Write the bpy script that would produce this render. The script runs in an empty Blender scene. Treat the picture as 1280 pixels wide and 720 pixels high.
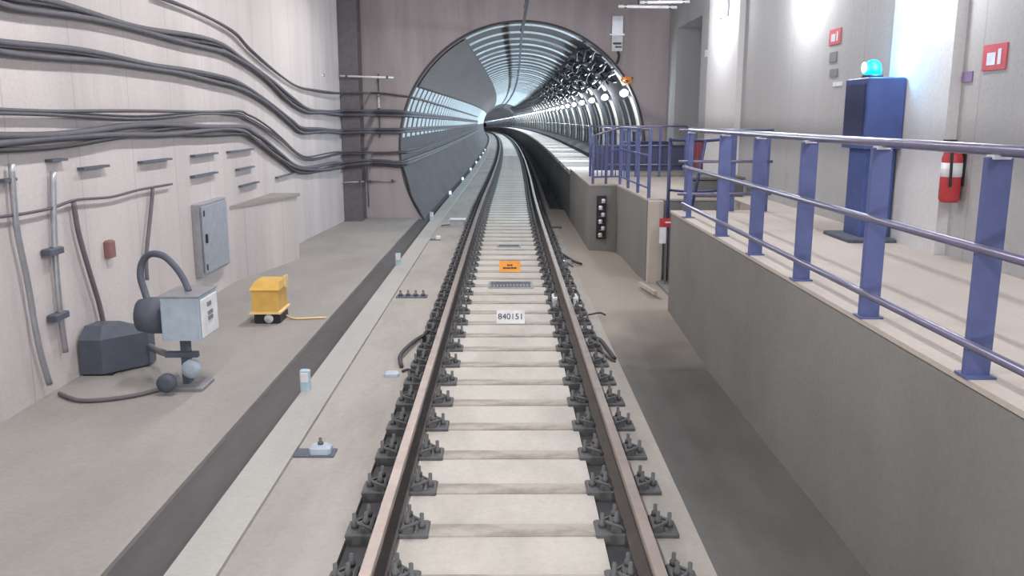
import bpy, math, random
from mathutils import Vector, Matrix
random.seed(7)
PI = math.pi
scene = bpy.context.scene
COL = scene.collection

# ------------------------------------------------------------------ camera
f = 1075.0; H = 2.28; CX = -.03
pitch = math.atan(213/f); psi = math.atan(6*math.cos(pitch)/f)
cp, sp = math.cos(pitch), math.sin(pitch)
Fv = Vector((math.sin(psi)*cp, math.cos(psi)*cp, -sp))
Rv = Vector((math.cos(psi), -math.sin(psi), 0))
Uv = Rv.cross(Fv)
cam_d = bpy.data.cameras.new('camera'); cam = bpy.data.objects.new('camera', cam_d); COL.objects.link(cam)
cam_d.sensor_width = 36; cam_d.lens = f/1280*36; cam_d.clip_end = 900
cam.matrix_world = Matrix((
    (Rv.x, Uv.x, -Fv.x, CX), (Rv.y, Uv.y, -Fv.y, 0), (Rv.z, Uv.z, -Fv.z, H), (0, 0, 0, 1)))
scene.camera = cam
def ray(x, y): return Fv + (x-640)/f*Rv + (360-y)/f*Uv
def onX(x, y, X0):
    d = ray(x, y); t = (X0-CX)/d.x; return Vector((X0, t*d.y, H+t*d.z))
def onY(x, y, Y0):
    d = ray(x, y); t = Y0/d.y; return Vector((CX+t*d.x, Y0, H+t*d.z))
def onZ(x, y, z):
    d = ray(x, y); t = (z-H)/d.z; return Vector((CX+t*d.x, t*d.y, z))

# ------------------------------------------------------------------ materials
def srgb(c):
    return tuple(((v/255)/12.92 if v/255 <= .04045 else ((v/255+.055)/1.055)**2.4) for v in c) + (1,)
def mat(name, c, rough=.7, metal=0, spec=.5):
    m = bpy.data.materials.new(name); m.use_nodes = True
    b = m.node_tree.nodes['Principled BSDF']
    nt = m.node_tree
    n = nt.nodes.new('ShaderNodeTexNoise'); n.inputs['Scale'].default_value = 9; n.inputs['Detail'].default_value = 4
    tc = nt.nodes.new('ShaderNodeTexCoord'); nt.links.new(tc.outputs['Object'], n.inputs['Vector'])
    r = nt.nodes.new('ShaderNodeValToRGB'); a = srgb(c)
    r.color_ramp.elements[0].position = .3; r.color_ramp.elements[1].position = .7
    r.color_ramp.elements[0].color = tuple(v*.88 for v in a[:3])+(1,)
    r.color_ramp.elements[1].color = tuple(min(1, v*1.08) for v in a[:3])+(1,)
    nt.links.new(n.outputs['Fac'], r.inputs['Fac']); nt.links.new(r.outputs['Color'], b.inputs['Base Color'])
    b.inputs['Roughness'].default_value = rough; b.inputs['Metallic'].default_value = metal
    b.inputs['Specular IOR Level'].default_value = spec
    return m
def emit(name, c, s):
    m = bpy.data.materials.new(name); m.use_nodes = True
    b = m.node_tree.nodes['Principled BSDF']
    b.inputs['Base Color'].default_value = srgb(c)
    b.inputs['Emission Color'].default_value = srgb(c); b.inputs['Emission Strength'].default_value = s
    return m
def concrete(name, c, stain, stretch=(1, 1, 1), scale=1.2, amt=.5, rough=.85, bump=.15, joints=None, blotch=None):
    """mottled concrete; stain = colour of the dirt that runs along the stretched axis"""
    m = bpy.data.materials.new(name); m.use_nodes = True; nt = m.node_tree
    b = nt.nodes['Principled BSDF']; b.inputs['Roughness'].default_value = rough
    b.inputs['Specular IOR Level'].default_value = .3
    tc = nt.nodes.new('ShaderNodeTexCoord'); mp = nt.nodes.new('ShaderNodeMapping')
    mp.inputs['Scale'].default_value = stretch; nt.links.new(tc.outputs['Object'], mp.inputs['Vector'])
    n = nt.nodes.new('ShaderNodeTexNoise'); n.inputs['Scale'].default_value = scale; n.inputs['Detail'].default_value = 5
    n.inputs['Roughness'].default_value = .6; nt.links.new(mp.outputs[0], n.inputs['Vector'])
    rp = nt.nodes.new('ShaderNodeValToRGB'); rp.color_ramp.elements[0].position = .42; rp.color_ramp.elements[1].position = .68
    nt.links.new(n.outputs['Fac'], rp.inputs['Fac'])
    mul = nt.nodes.new('ShaderNodeMath'); mul.operation = 'MULTIPLY'; mul.inputs[1].default_value = amt
    nt.links.new(rp.outputs['Color'], mul.inputs[0])
    mx = nt.nodes.new('ShaderNodeMix'); mx.data_type = 'RGBA'
    mx.inputs[6].default_value = srgb(c); mx.inputs[7].default_value = srgb(stain)
    nt.links.new(mul.outputs[0], mx.inputs[0])
    n2 = nt.nodes.new('ShaderNodeTexNoise'); n2.inputs['Scale'].default_value = 28; n2.inputs['Detail'].default_value = 6
    nt.links.new(tc.outputs['Object'], n2.inputs['Vector'])
    mr = nt.nodes.new('ShaderNodeMapRange'); mr.inputs[3].default_value = .88; mr.inputs[4].default_value = 1.1
    nt.links.new(n2.outputs['Fac'], mr.inputs[0])
    m2 = nt.nodes.new('ShaderNodeMix'); m2.data_type = 'RGBA'; m2.blend_type = 'MULTIPLY'; m2.inputs[0].default_value = 1
    nt.links.new(mx.outputs[2], m2.inputs[6]); nt.links.new(mr.outputs[0], m2.inputs[7])
    out = m2.outputs[2]
    if joints:   # formwork joints: thin darker lines every joints[0] metres along axis joints[1]
        sx = nt.nodes.new('ShaderNodeSeparateXYZ'); nt.links.new(tc.outputs['Object'], sx.inputs[0])
        md = nt.nodes.new('ShaderNodeMath'); md.operation = 'PINGPONG'; md.inputs[1].default_value = joints[0]/2
        nt.links.new(sx.outputs[joints[1]], md.inputs[0])
        lt = nt.nodes.new('ShaderNodeMath'); lt.operation = 'LESS_THAN'; lt.inputs[1].default_value = joints[2]
        nt.links.new(md.outputs[0], lt.inputs[0])
        m3 = nt.nodes.new('ShaderNodeMix'); m3.data_type = 'RGBA'; m3.blend_type = 'MULTIPLY'
        m3.inputs[7].default_value = (.85, .85, .86, 1)
        nt.links.new(lt.outputs[0], m3.inputs[0]); nt.links.new(out, m3.inputs[6]); out = m3.outputs[2]
    nt.links.new(out, b.inputs['Base Color'])
    bp = nt.nodes.new('ShaderNodeBump'); bp.inputs['Strength'].default_value = bump; bp.inputs['Distance'].default_value = .02
    nt.links.new(n2.outputs['Fac'], bp.inputs['Height']); nt.links.new(bp.outputs[0], b.inputs['Normal'])
    return m

M = dict(
    lwall=concrete('left_wall_concrete', (204, 197, 197), (176, 170, 172), (1, 1.1, .12), .9, .7, joints=(1.22, 1, .012)),
    rwall=concrete('right_wall_concrete', (174, 175, 177), (162, 163, 166), (1, 1.4, .15), 1.1, .6, joints=(2.44, 1, .01)),
    portal=concrete('portal_concrete', (180, 172, 175), (154, 147, 151), (1.5, 1, .2), 1.0, .8),
    pil=concrete('pale_pilaster_plaster', (208, 208, 210), (196, 196, 199), (1, 1, .3), 1, .5),  # paler than the wall: lamp light on the pilasters put into the colour
    floor=concrete('grey_floor_concrete', (156, 153, 150), (138, 135, 133), (1, .5, 1), .9, .8),
    gutter=concrete('gutter_mud', (92, 90, 92), (74, 73, 76), (2, .4, 1), 1.2, .8),
    kerb=concrete('kerb_concrete', (172, 171, 168), (154, 154, 152), (1, .4, 1), 1.2, .7),
    slab=concrete('side_slab_concrete', (166, 162, 157), (142, 138, 134), (1.2, .35, 1), 1.4, .8),
    mid=concrete('track_slab_concrete', (194, 190, 184), (170, 166, 160), (1.6, .6, 1), 1.3, .75),
    sleeper=concrete('sleeper_concrete', (176, 171, 163), (128, 123, 118), (1.5, 3, 1), 1.6, .9),
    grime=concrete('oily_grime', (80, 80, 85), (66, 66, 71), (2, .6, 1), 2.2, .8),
    trough=concrete('trough_concrete', (106, 105, 104), (84, 84, 84), (1, .4, 1), .8, .9),
    par=concrete('platform_face_concrete', (134, 134, 132), (116, 116, 115), (1, .5, .5), .8, .8),
    plat=concrete('platform_screed', (190, 181, 174), (172, 163, 157), (1, .6, 1), .8, .6),
    lining=concrete('dark_lining_concrete', (92, 90, 94), (76, 75, 79), (1, .3, 1), 1.0, .7),
    smooth=concrete('smooth_lining_panel', (92, 84, 86), (80, 74, 76), (1, .3, 1), .8, .7, rough=.6, bump=.03),
    rib=mat('pale_lining_rib', (214, 226, 232), .35), ribwarm=mat('cream_lining_rib', (232, 228, 214), .35),  # pale tones carry painted lamp light on the lining
    ceil=concrete('ceiling_concrete', (150, 146, 148), (130, 126, 128), (1, 1, 1), 1, .6),
    steelcol=mat('dark_grey_steel', (108, 104, 110), .6, 0),
    railtop=mat('worn_rail_steel', (158, 146, 140), .42, .45), rust=mat('rusty_rail_web', (76, 70, 69), .8),
    fast=mat('dark_cast_iron', (92, 93, 96), .7, 0), bolt=mat('bolt_steel', (98, 98, 100), .5, .4),
    dusty=None, cable=mat('grey_cable_sheath', (90, 89, 98), .65), cabledark=mat('dark_cable_sheath', (64, 63, 70), .7),
    hose=mat('grey_rubber_hose', (110, 106, 112), .7),
    blue=mat('blue_railing_paint', (88, 98, 146), .45), bluebar=mat('galvanised_blue_bar', (128, 126, 152), .32, .5),
    cap=mat('bright_bracket', (225, 225, 235), .35, .2),
    dblue=mat('dark_blue_paint', (64, 82, 138), .5), dblue2=mat('navy_door', (46, 54, 98), .45),
    red=mat('red_paint', (186, 60, 66), .4), white=mat('white_paint', (228, 230, 234), .45),
    grey=mat('mid_grey_plastic', (128, 128, 134), .5), black=mat('black_plastic', (38, 38, 42), .5),
    bluegrey=mat('blue_grey_paint', (172, 186, 202), .45), hatch=mat('grey_cabinet_paint', (152, 160, 172), .45),
    yellow=mat('yellow_paint', (218, 176, 92), .5), cream=mat('cream_paint', (236, 206, 150), .5),
    orange=mat('orange_plate', (240, 158, 58), .5), ink=mat('black_ink', (40, 36, 36), .6),
    charcoal=mat('charcoal_metal', (84, 90, 104), .6), galv=mat('galvanised_steel', (176, 178, 186), .35, .6),
    lowdark=mat('navy_cabinet_paint', (60, 66, 96), .5), paleblue=mat('pale_blue_plastic', (176, 200, 214), .4),
    lampfar=emit('small_lamp_glass', (205, 228, 255), 2.2), lampwhite=emit('lamp_glass', (255, 255, 255), 14), tube=emit('bulkhead_diffuser', (250, 252, 255), 22),
    beacon=emit('beacon_lens', (0, 168, 232), 4), beaconcore=emit('beacon_bulb', (215, 255, 250), 8),
    kerblight=emit('kerb_light_lens', (225, 238, 255), 1.6), ceiltube=emit('ceiling_tube', (255, 248, 244), 10),
)

def dusty():  # dark to pale along the track: edge of the platform's shadow painted in
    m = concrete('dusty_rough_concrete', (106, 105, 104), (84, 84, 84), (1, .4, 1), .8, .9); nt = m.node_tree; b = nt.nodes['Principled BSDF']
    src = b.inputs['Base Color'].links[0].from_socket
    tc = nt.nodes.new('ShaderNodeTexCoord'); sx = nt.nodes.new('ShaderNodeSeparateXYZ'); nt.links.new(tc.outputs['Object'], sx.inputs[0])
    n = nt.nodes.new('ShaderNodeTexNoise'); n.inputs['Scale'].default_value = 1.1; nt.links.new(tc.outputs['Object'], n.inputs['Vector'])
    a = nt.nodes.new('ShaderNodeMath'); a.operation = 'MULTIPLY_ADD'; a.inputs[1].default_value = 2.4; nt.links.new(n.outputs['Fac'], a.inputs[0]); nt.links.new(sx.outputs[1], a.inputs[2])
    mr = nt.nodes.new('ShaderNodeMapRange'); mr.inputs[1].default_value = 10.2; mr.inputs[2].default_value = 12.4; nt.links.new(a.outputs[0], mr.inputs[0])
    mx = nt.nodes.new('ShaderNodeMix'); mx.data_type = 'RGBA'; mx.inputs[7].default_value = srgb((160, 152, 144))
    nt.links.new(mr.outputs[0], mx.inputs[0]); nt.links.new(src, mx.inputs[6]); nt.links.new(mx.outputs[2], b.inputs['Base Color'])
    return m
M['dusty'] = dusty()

# ------------------------------------------------------------------ mesh helpers
class MB:
    def __init__(s): s.v = []; s.f = []; s.sm = []
    def add(s, vs, fs, smooth=False):
        o = len(s.v); s.v += [tuple(v) for v in vs]
        for q in fs: s.f.append(tuple(o+i for i in q)); s.sm.append(smooth)
        return s
    def box(s, x0, x1, y0, y1, z0, z1):
        vs = [(x, y, z) for z in (z0, z1) for y in (y0, y1) for x in (x0, x1)]
        return s.add(vs, [(0, 2, 3, 1), (4, 5, 7, 6), (0, 1, 5, 4), (2, 6, 7, 3), (0, 4, 6, 2), (1, 3, 7, 5)])
    def rbox(s, c, sx, sy, sz, rz=0, rx=0):
        m = Matrix.Translation(c) @ Matrix.Rotation(rz, 4, 'Z') @ Matrix.Rotation(rx, 4, 'X')
        vs = [m @ Vector((x*sx/2, y*sy/2, z*sz/2)) for z in (-1, 1) for y in (-1, 1) for x in (-1, 1)]
        return s.add(vs, [(0, 2, 3, 1), (4, 5, 7, 6), (0, 1, 5, 4), (2, 6, 7, 3), (0, 4, 6, 2), (1, 3, 7, 5)])
    def bev(s, x0, x1, y0, y1, z0, z1, b):
        """box with chamfered vertical and top edges"""
        def ring(z, i): return [(x0+i+b, y0+i, z), (x1-i-b, y0+i, z), (x1-i, y0+i+b, z), (x1-i, y1-i-b, z), (x1-i-b, y1-i, z), (x0+i+b, y1-i, z), (x0+i, y1-i-b, z), (x0+i, y0+i+b, z)]
        vs = ring(z0, 0)+ring(z1-b, 0)+ring(z1, b)
        fs = [tuple(range(7, -1, -1)), tuple(range(16, 24))]
        for k in (0, 8):
            for i in range(8): j = (i+1) % 8; fs.append((k+i, k+j, k+8+j, k+8+i))
        return s.add(vs, fs)
    def prism(s, pts, z0, z1):
        n = len(pts)
        a = sum(pts[i][0]*pts[(i+1) % n][1]-pts[(i+1) % n][0]*pts[i][1] for i in range(n))
        if a < 0: pts = pts[::-1]
        vs = [(x, y, z0) for x, y in pts]+[(x, y, z1) for x, y in pts]
        fs = [tuple(range(n-1, -1, -1)), tuple(range(n, 2*n))]+[(i, (i+1) % n, n+(i+1) % n, n+i) for i in range(n)]
        return s.add(vs, fs)
    def tube(s, pts, r, n=8, cap=True):
        pts = [Vector(p) for p in pts]; rs = r if isinstance(r, (list, tuple)) else [r]*len(pts)
        vs = []; up = None
        for i, p in enumerate(pts):
            t = (pts[min(i+1, len(pts)-1)]-pts[max(i-1, 0)])
            if t.length < 1e-9: t = Vector((0, 0, 1))
            t.normalize()
            if up is None:
                up = Vector((0, 0, 1)) if abs(t.z) < .9 else Vector((0, 1, 0))
            a = t.cross(up).normalized(); up2 = a.cross(t).normalized(); up = up2
            for k in range(n):
                g = 2*PI*k/n; vs.append(p+(a*math.cos(g)+up2*math.sin(g))*rs[i])
        fs = []
        for i in range(len(pts)-1):
            for k in range(n):
                j = (k+1) % n; fs.append((i*n+k, i*n+j, i*n+n+j, i*n+n+k))
        if cap:
            fs.append(tuple(range(n-1, -1, -1))); m = (len(pts)-1)*n; fs.append(tuple(range(m, m+n)))
        return s.add(vs, fs, True)
    def lathe(s, c, prof, n=16, axis='Z'):
        """profile of (radius, height) about an axis through c"""
        vs = []
        for r, h in prof:
            for k in range(n):
                g = 2*PI*k/n; a, b = r*math.cos(g), r*math.sin(g)
                d = {'Z': (a, b, h), 'Y': (a, h, b), 'X': (h, a, b)}[axis]
                vs.append((c[0]+d[0], c[1]+d[1], c[2]+d[2]))
        fs = [(i*n+k, i*n+(k+1) % n, i*n+n+(k+1) % n, i*n+n+k) for i in range(len(prof)-1) for k in range(n)]
        fs += [tuple(range(n-1, -1, -1)), tuple(range((len(prof)-1)*n, len(prof)*n))]
        return s.add(vs, fs, True)
    def build(s, name, m, parent=None, loc=None):
        me = bpy.data.meshes.new(name); me.from_pydata(s.v, [], s.f); me.materials.append(m)
        me.polygons.foreach_set('use_smooth', s.sm); me.update()
        o = bpy.data.objects.new(name, me); COL.objects.link(o)
        if parent: o.parent = parent
        elif loc is not None:    # keep the origin at the base of the thing
            l = Vector(loc); me.transform(Matrix.Translation(-l)); o.location = l
        return o
LABELS = {}
def tag(o, label, cat, group=None, kind=None):
    o['label'] = label; o['category'] = cat
    if group: o['group'] = group
    if kind: o['kind'] = kind
    return o
def struct(o): o['kind'] = 'structure'; return o
def empty(name, label, cat, loc=(0, 0, 0), group=None):
    o = bpy.data.objects.new(name, None); COL.objects.link(o); o.location = loc; o.empty_display_size = .1
    return tag(o, label, cat, group)
def part(mb, name, m, root):
    """mesh given in world coordinates, parented to a root placed at root.location"""
    l = Vector(root.location); g = root.parent
    while g: l += Vector(g.location); g = g.parent
    mb.v = [tuple(Vector(v)-l) for v in mb.v]
    return mb.build(name, m, root)
def smooth_path(pts, n=6):
    pts = [Vector(p) for p in pts]; out = []
    for i in range(len(pts)-1):
        p0, p1, p2, p3 = pts[max(i-1, 0)], pts[i], pts[i+1], pts[min(i+2, len(pts)-1)]
        for k in range(n):
            t = k/n
            out.append(.5*((2*p1)+(p2-p0)*t+(2*p0-5*p1+4*p2-p3)*t*t+(3*p1-p0-3*p2+p3)*t**3))
    out.append(pts[-1]); return out
def text_obj(s, size, m, parent, loc, rot, name='lettering'):
    c = bpy.data.curves.new(name, 'FONT'); c.body = s; c.size = size; c.align_x = 'CENTER'; c.align_y = 'CENTER'; c.extrude = .0015
    t = bpy.data.objects.new('tmp', c); COL.objects.link(t)
    bpy.context.view_layer.update()
    me = bpy.data.meshes.new_from_object(t.evaluated_get(bpy.context.evaluated_depsgraph_get()))
    bpy.data.objects.remove(t)
    me.materials.clear(); me.materials.append(m)
    o = bpy.data.objects.new(name, me); COL.objects.link(o); o.parent = parent; o.location = loc; o.rotation_euler = rot
    return o

# ------------------------------------------------------------------ alignment of the line: straight, then a long left curve going down
CXP = [(-20, 0), (0, 0), (22, .0), (35, .12), (52, .2), (76, .1), (105, -.3), (140, -1.15), (180, -2.6), (230, -5.2), (280, -8.8), (340, -14), (420, -23)]
def cx_(D):
    P = CXP
    if D <= P[0][0]: return 0
    for i in range(len(P)-1):
        if D <= P[i+1][0]:
            t = (D-P[i][0])/(P[i+1][0]-P[i][0]); h = P[i+1][0]-P[i][0]
            def sl(j):
                if j <= 0 or j >= len(P)-1: return 0
                return (P[j+1][1]-P[j-1][1])/(P[j+1][0]-P[j-1][0])
            m0, m1 = sl(i)*h, sl(i+1)*h
            return (2*t**3-3*t*t+1)*P[i][1]+(t**3-2*t*t+t)*m0+(-2*t**3+3*t*t)*P[i+1][1]+(t**3-t*t)*m1
    return P[-1][1]
def cz_(D): return -2.7e-5*max(0, D-22)**2
def W(D, x, z): return Vector((x+cx_(D), D, z+cz_(D)))
TC, TZ, TR = .34, 1.53, 3.04
def T(D, a, r): return W(D, TC+r*math.cos(math.radians(a)), TZ+r*math.sin(math.radians(a)))
def stations(a, b):
    out = [a]; D = a
    while D < b:
        D += .6 if D < 4 else (2 if D < 60 else 6); out.append(min(D, b))
    return out
def sweep(prof, Ds, mb=None, closed=True, smooth=False):
    """prof: list of (x,z), swept along the line"""
    mb = mb or MB(); n = len(prof)
    a = sum(prof[i][0]*prof[(i+1) % n][1]-prof[(i+1) % n][0]*prof[i][1] for i in range(n))
    if a < 0: prof = prof[::-1]
    vs = [W(D, x, z) for D in Ds for x, z in prof]; fs = []
    for i in range(len(Ds)-1):
        for k in range(n if closed else n-1):
            j = (k+1) % n; fs.append((i*n+j, i*n+k, i*n+n+k, i*n+n+j))
    if closed:
        fs.append(tuple(range(n))); m = (len(Ds)-1)*n; fs.append(tuple(range(m+n-1, m-1, -1)))
    mb.add(vs, fs, smooth); return mb
def rect(x0, x1, z0, z1): return [(x0, z0), (x1, z0), (x1, z1), (x0, z1)]
PY = 21.6       # portal plane
END = 330
FL = -.2        # level of the slab and the left floor
PF = 1.07       # platform level

# ------------------------------------------------------------------ floors
struct(MB().box(-4.4, -2.28, -6, PY+.3, -.6, FL).build('floor', M['floor']))
struct(sweep(rect(-2.29, -1.90, -.7, FL-.035), stations(-6, END)).build('floor_gutter', M['gutter']))
struct(sweep(rect(-1.905, -1.62, -.7, FL+.03), stations(-6, END)).build('floor_kerb', M['kerb']))
struct(sweep(rect(-1.625, -1.0, -.7, FL), stations(-6, END)).build('floor_side_slab', M['slab']))
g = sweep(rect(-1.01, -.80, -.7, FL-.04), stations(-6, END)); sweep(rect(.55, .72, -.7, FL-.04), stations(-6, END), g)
struct(g.build('floor_rail_grooves', M['grime']))  # dark strips paint in the shadow beside each rail
struct(sweep(rect(-.80, .55, -.7, FL), stations(-6, END)).build('floor_track_slab', M['mid']))
struct(sweep(rect(.72, 1.13, -.7, FL), stations(-6, END)).build('floor_right_slab', M['slab']))
struct(sweep(rect(1.13, 2.2, -.75, -.42), stations(-6, 13)).build('floor_trough', M['trough']))
# humped rough concrete between the gap and the tunnel
hb = MB(); nx, ny = 10, 26; vs = []
for j in range(ny+1):
    for i in range(nx+1):
        x = 1.13+(2.75-1.13)*i/nx; y = 8.6+(24-8.6)*j/ny
        t = min(1, max(0, (y-8.6)/3.4)); t = t*t*(3-2*t)
        z = -.42+.2*t*(1-.35*i/nx)+.03*math.sin(y*2.1+x*3)*t*(i/nx)
        if j == 0: z = -.45
        vs.append((x, y, z))
hb.add(vs, [(j*(nx+1)+i, j*(nx+1)+i+1, (j+1)*(nx+1)+i+1, (j+1)*(nx+1)+i) for j in range(ny) for i in range(nx)], True)
hb.box(1.13, 2.75, 12.5, 24, -.8, -.44)
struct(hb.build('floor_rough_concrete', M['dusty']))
struct(sweep(rect(1.13, 1.6, -.8, -.42), stations(13, END)).build('floor_far_trough', M['trough']))

# ------------------------------------------------------------------ walls of the chamber
struct(MB().prism([(-4.22, -6), (-4.22, 13.0), (-4.2, 17.6), (-4.0, 21.0), (-4.0, PY+.3), (-4.6, PY+.3), (-4.6, -6)], -.6, 5.9).build('wall_left', M['lwall']))
struct(MB().prism([(-4.25, 12.9), (-3.74, 15.2), (-4.25, 15.2)], -.25, .92).build('trim_1', M['lwall']))
ob = MB().prism([(-4.25, 12.85), (-3.70, 15.22), (-3.70, 15.28), (-4.25, 15.28)], .92, .97).build('trim_2', M['floor']); struct(ob)
struct(MB().box(-4.7, 4.9, -6, PY+.35, 5.8, 6.1).build('ceiling', M['ceil']))
# portal wall with the round opening
a0 = math.degrees(math.asin((-.6-TZ)/TR)); angs = [a0+(180-2*a0)*i/72 for i in range(73)]
X0, X1, Z1 = -3.6, 4.75, 5.85
for cxn, czn in ((X0, Z1), (X1, Z1)): angs.append(math.degrees(math.atan2(czn-TZ, cxn-TC)) % 360)
for cxn in (X0, X1):
    an = math.degrees(math.atan2(-.6-TZ, cxn-TC)); angs.append(an if cxn > 0 else an+360)
angs = sorted(a for a in angs if a0-1e-6 <= a <= 180-a0+1e-6)
vs = []
for a in angs:
    ra = math.radians(a); c, s = math.cos(ra), math.sin(ra); t = 1e9
    if c > 1e-9: t = min(t, (X1-TC)/c)
    if c < -1e-9: t = min(t, (X0-TC)/c)
    if s > 1e-9: t = min(t, (Z1-TZ)/s)
    if s < -1e-9: t = min(t, (-.6-TZ)/s)
    t = max(t, TR)
    for y in (PY, PY+.35): vs += [(TC+TR*c, y, TZ+TR*s), (TC+t*c, y, TZ+t*s)]
fs = []
for i in range(len(angs)-1):
    a, b = i*4, i*4+4
    fs += [(a, a+1, b+1, b), (a+2, b+2, b+3, a+3), (a, b, b+2, a+2), (a+1, a+3, b+3, b+1)]
struct(MB().add(vs, fs).build('wall_portal', M['portal']))
# thin dark seal round the opening
vs = []; n = 96
for i in range(n+1):
    a = a0+(180-2*a0)*i/n
    for r, y in ((TR-.035, PY-.02), (TR+.02, PY-.02), (TR+.02, PY+.3), (TR-.035, PY+.3)):
        vs.append((TC+r*math.cos(math.radians(a)), y, TZ+r*math.sin(math.radians(a))))
fs = [(i*4+k, i*4+(k+1) % 4, i*4+4+(k+1) % 4, i*4+4+k) for i in range(n) for k in range(4)]
struct(MB().add(vs, fs).build('trim_3', M['lining']))
# right wall with a deep doorway near the portal
rw = MB().box(3.9, 4.75, -6, 18.0, -.6, 5.85).box(3.9, 4.75, 20.6, PY, -.6, 5.85).box(4.6, 4.75, 18.0, 20.6, -.6, 5.85).box(3.9, 4.6, 18.0, 20.6, 4.3, 5.85).box(3.9, 4.6, 18.0, 20.6, -.6, PF-.04)
struct(rw.build('wall_right', M['rwall']))
struct(MB().box(4.5, 4.598, 18.3, 20.3, PF-.03, 4.0).box(4.47, 4.5, 18.4, 19.27, PF+.05, 3.9).box(4.47, 4.5, 19.33, 20.2, PF+.05, 3.9).build('door_1', M['steelcol']))
struct(MB().box(3.80, 3.905, 14.75, 16.95, PF-.03, 5.8).build('trim_4', M['pil']))
struct(MB().box(3.80, 3.905, 7.62, 8.85, PF-.03, 5.8).build('trim_5', M['pil']))
struct(MB().box(3.82, 3.905, 0, 1.2, PF-.03, 5.8).build('trim_6', M['pil']))

# ------------------------------------------------------------------ platform, gap and far block
EX = 2.15
struct(MB().box(EX, 3.905, -6, 11.4, -.7, PF-.03).build('floor_platform_base', M['par']))
struct(MB().box(EX-.012, 3.9, -6, 11.41, PF-.03, PF).build('floor_platform', M['plat']))
struct(MB().box(3.4, 3.905, 11.41, 13.4, -.7, PF-.002).build('floor_landing', M['plat']))
struct(MB().prism([(2.15, 13.4), (2.05, 16.4), (1.54, 16.4), (1.54, PY), (3.9, PY), (3.9, 13.4)], -.7, PF-.06).build('wall_far_platform', M['par']))
struct(MB().prism([(2.14, 13.39), (2.04, 16.39), (1.53, 16.39), (1.53, PY), (3.9, PY), (3.9, 13.39)], PF-.06, PF-.03).build('floor_far_platform', M['plat']))
st = MB()
for i in range(6): st.box(2.3+i*.185, 3.4, 11.42, 13.38, -.45+(.23*i if i else 0), -.45+.23*(i+1))
tag(st.build('concrete_stairs', M['par'], loc=(2.85, 12.4, -.45)), 'short flight of concrete steps rising from the track to the platform landing', 'stairs')
tag(MB().bev(2.16, 2.38, 13.2, 13.385, -.3, 1.02, .01).build('concrete_pier', M['plat'], loc=(2.27, 13.3, -.3)),
    'pale upright concrete pier at the corner of the far platform beside the gap', 'pier')
tag(MB().rbox((2.02, 12.35, -.17), .05, .75, .05, rz=.15).build('pale_batten', M['plat'], loc=(2.02, 12.35, -.2)), 'pale batten lying on the rough concrete by the gap', 'batten')

# ------------------------------------------------------------------ tunnel lining
Ds = stations(PY+.3, END)
def arcshell(a_s, a_e, n, r0, r1, Ds):
    prof = []
    for i in range(n+1):
        a = math.radians(a_s+(a_e-a_s)*i/n); prof.append((TC+r0*math.cos(a), TZ+r0*math.sin(a)))
    for i in range(n, -1, -1):
        a = math.radians(a_s+(a_e-a_s)*i/n); prof.append((TC+r1*math.cos(a), TZ+r1*math.sin(a)))
    return sweep(prof, Ds, smooth=False)
struct(arcshell(-50, 230, 70, TR, TR+.25, Ds).build('wall_tunnel', M['lining']))
struct(arcshell(118.5, 149.5, 12, TR-.07, TR-.004, Ds).build('wall_tunnel_panel', M['smooth']))
tn = 7
struct(sweep([(TC+3.3*math.cos(2*PI*k/24), TZ+3.3*math.sin(2*PI*k/24)) for k in range(24)], [END, END+.3]).build('wall_tunnel_end', M['lining']))
def rib(D, a_s, a_e, w, h, m, n=14, k=1):
    global tn
    mb = MB(); vs = []
    for i in range(n+1):
        a = a_s+(a_e-a_s)*i/n
        for r, d in ((TR-.003, -w/2), (TR-h, -w/2*.6), (TR-h, w/2*.6), (TR-.003, w/2)): vs.append(T(D+d, a, r))
    fs = [(i*4+q, i*4+(q+1) % 4, i*4+4+(q+1) % 4, i*4+4+q) for i in range(n) for q in range(4)]+[(3, 2, 1, 0), (n*4, n*4+1, n*4+2, n*4+3)]
    mb.add(vs, fs); o = struct(mb.build('trim_%d' % tn, m)); tn += 1; return o
D = PY+.55
while D < 128: rib(D, 60, 117.5, .11 if D < 40 else .2, .05, M['rib'], 20); D += 1.95 if D < 50 else 1.6  # pale ceiling ribs paint in lamp light caught on the rings
D = PY+.5
while D < 110: rib(D, 150.5, 175, .40, .05, M['rib'], 8); D += 1.15  # left stripes are lamp light painted as pale ribs
LD = [PY+.25+4.6*i for i in range(64)]
for i, D in enumerate(LD[:24]): rib(D+.35, -8, 27, .34, .06, M['ribwarm'], 10)  # wide pale bands paint in the pool of light at each lamp
for i, D in enumerate(LD[:16]):
    rib(D+.35, 31, 42, .26, .06, M['ribwarm'], 6)
    rib(D+1.9, -6, 24, .07, .04, M['rib'], 8); rib(D+3.2, -6, 24, .07, .04, M['rib'], 8)
# far lining: pale bands with lamp light painted in, running together with distance
fb = MB()
def farband(a_s, a_e, D0, D1, step, w):
    D = D0
    while D < D1:
        vs = []; n = 8
        for i in range(n+1):
            a = a_s+(a_e-a_s)*i/n
            for r, d in ((TR-.003, -w/2), (TR-.05, -w/2), (TR-.05, w/2), (TR-.003, w/2)): vs.append(T(D+d, a, r))
        fb.add(vs, [(i*4+q, i*4+(q+1) % 4, i*4+4+(q+1) % 4, i*4+4+q) for i in range(n) for q in range(4)])
        D += step
farband(150.5, 175, 110.5, 300, 1.15, .4); farband(-8, 27, LD[24]+.35, 300, 4.6, .4)
struct(fb.build('trim_%d' % tn, M['rib'])); tn += 1

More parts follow.
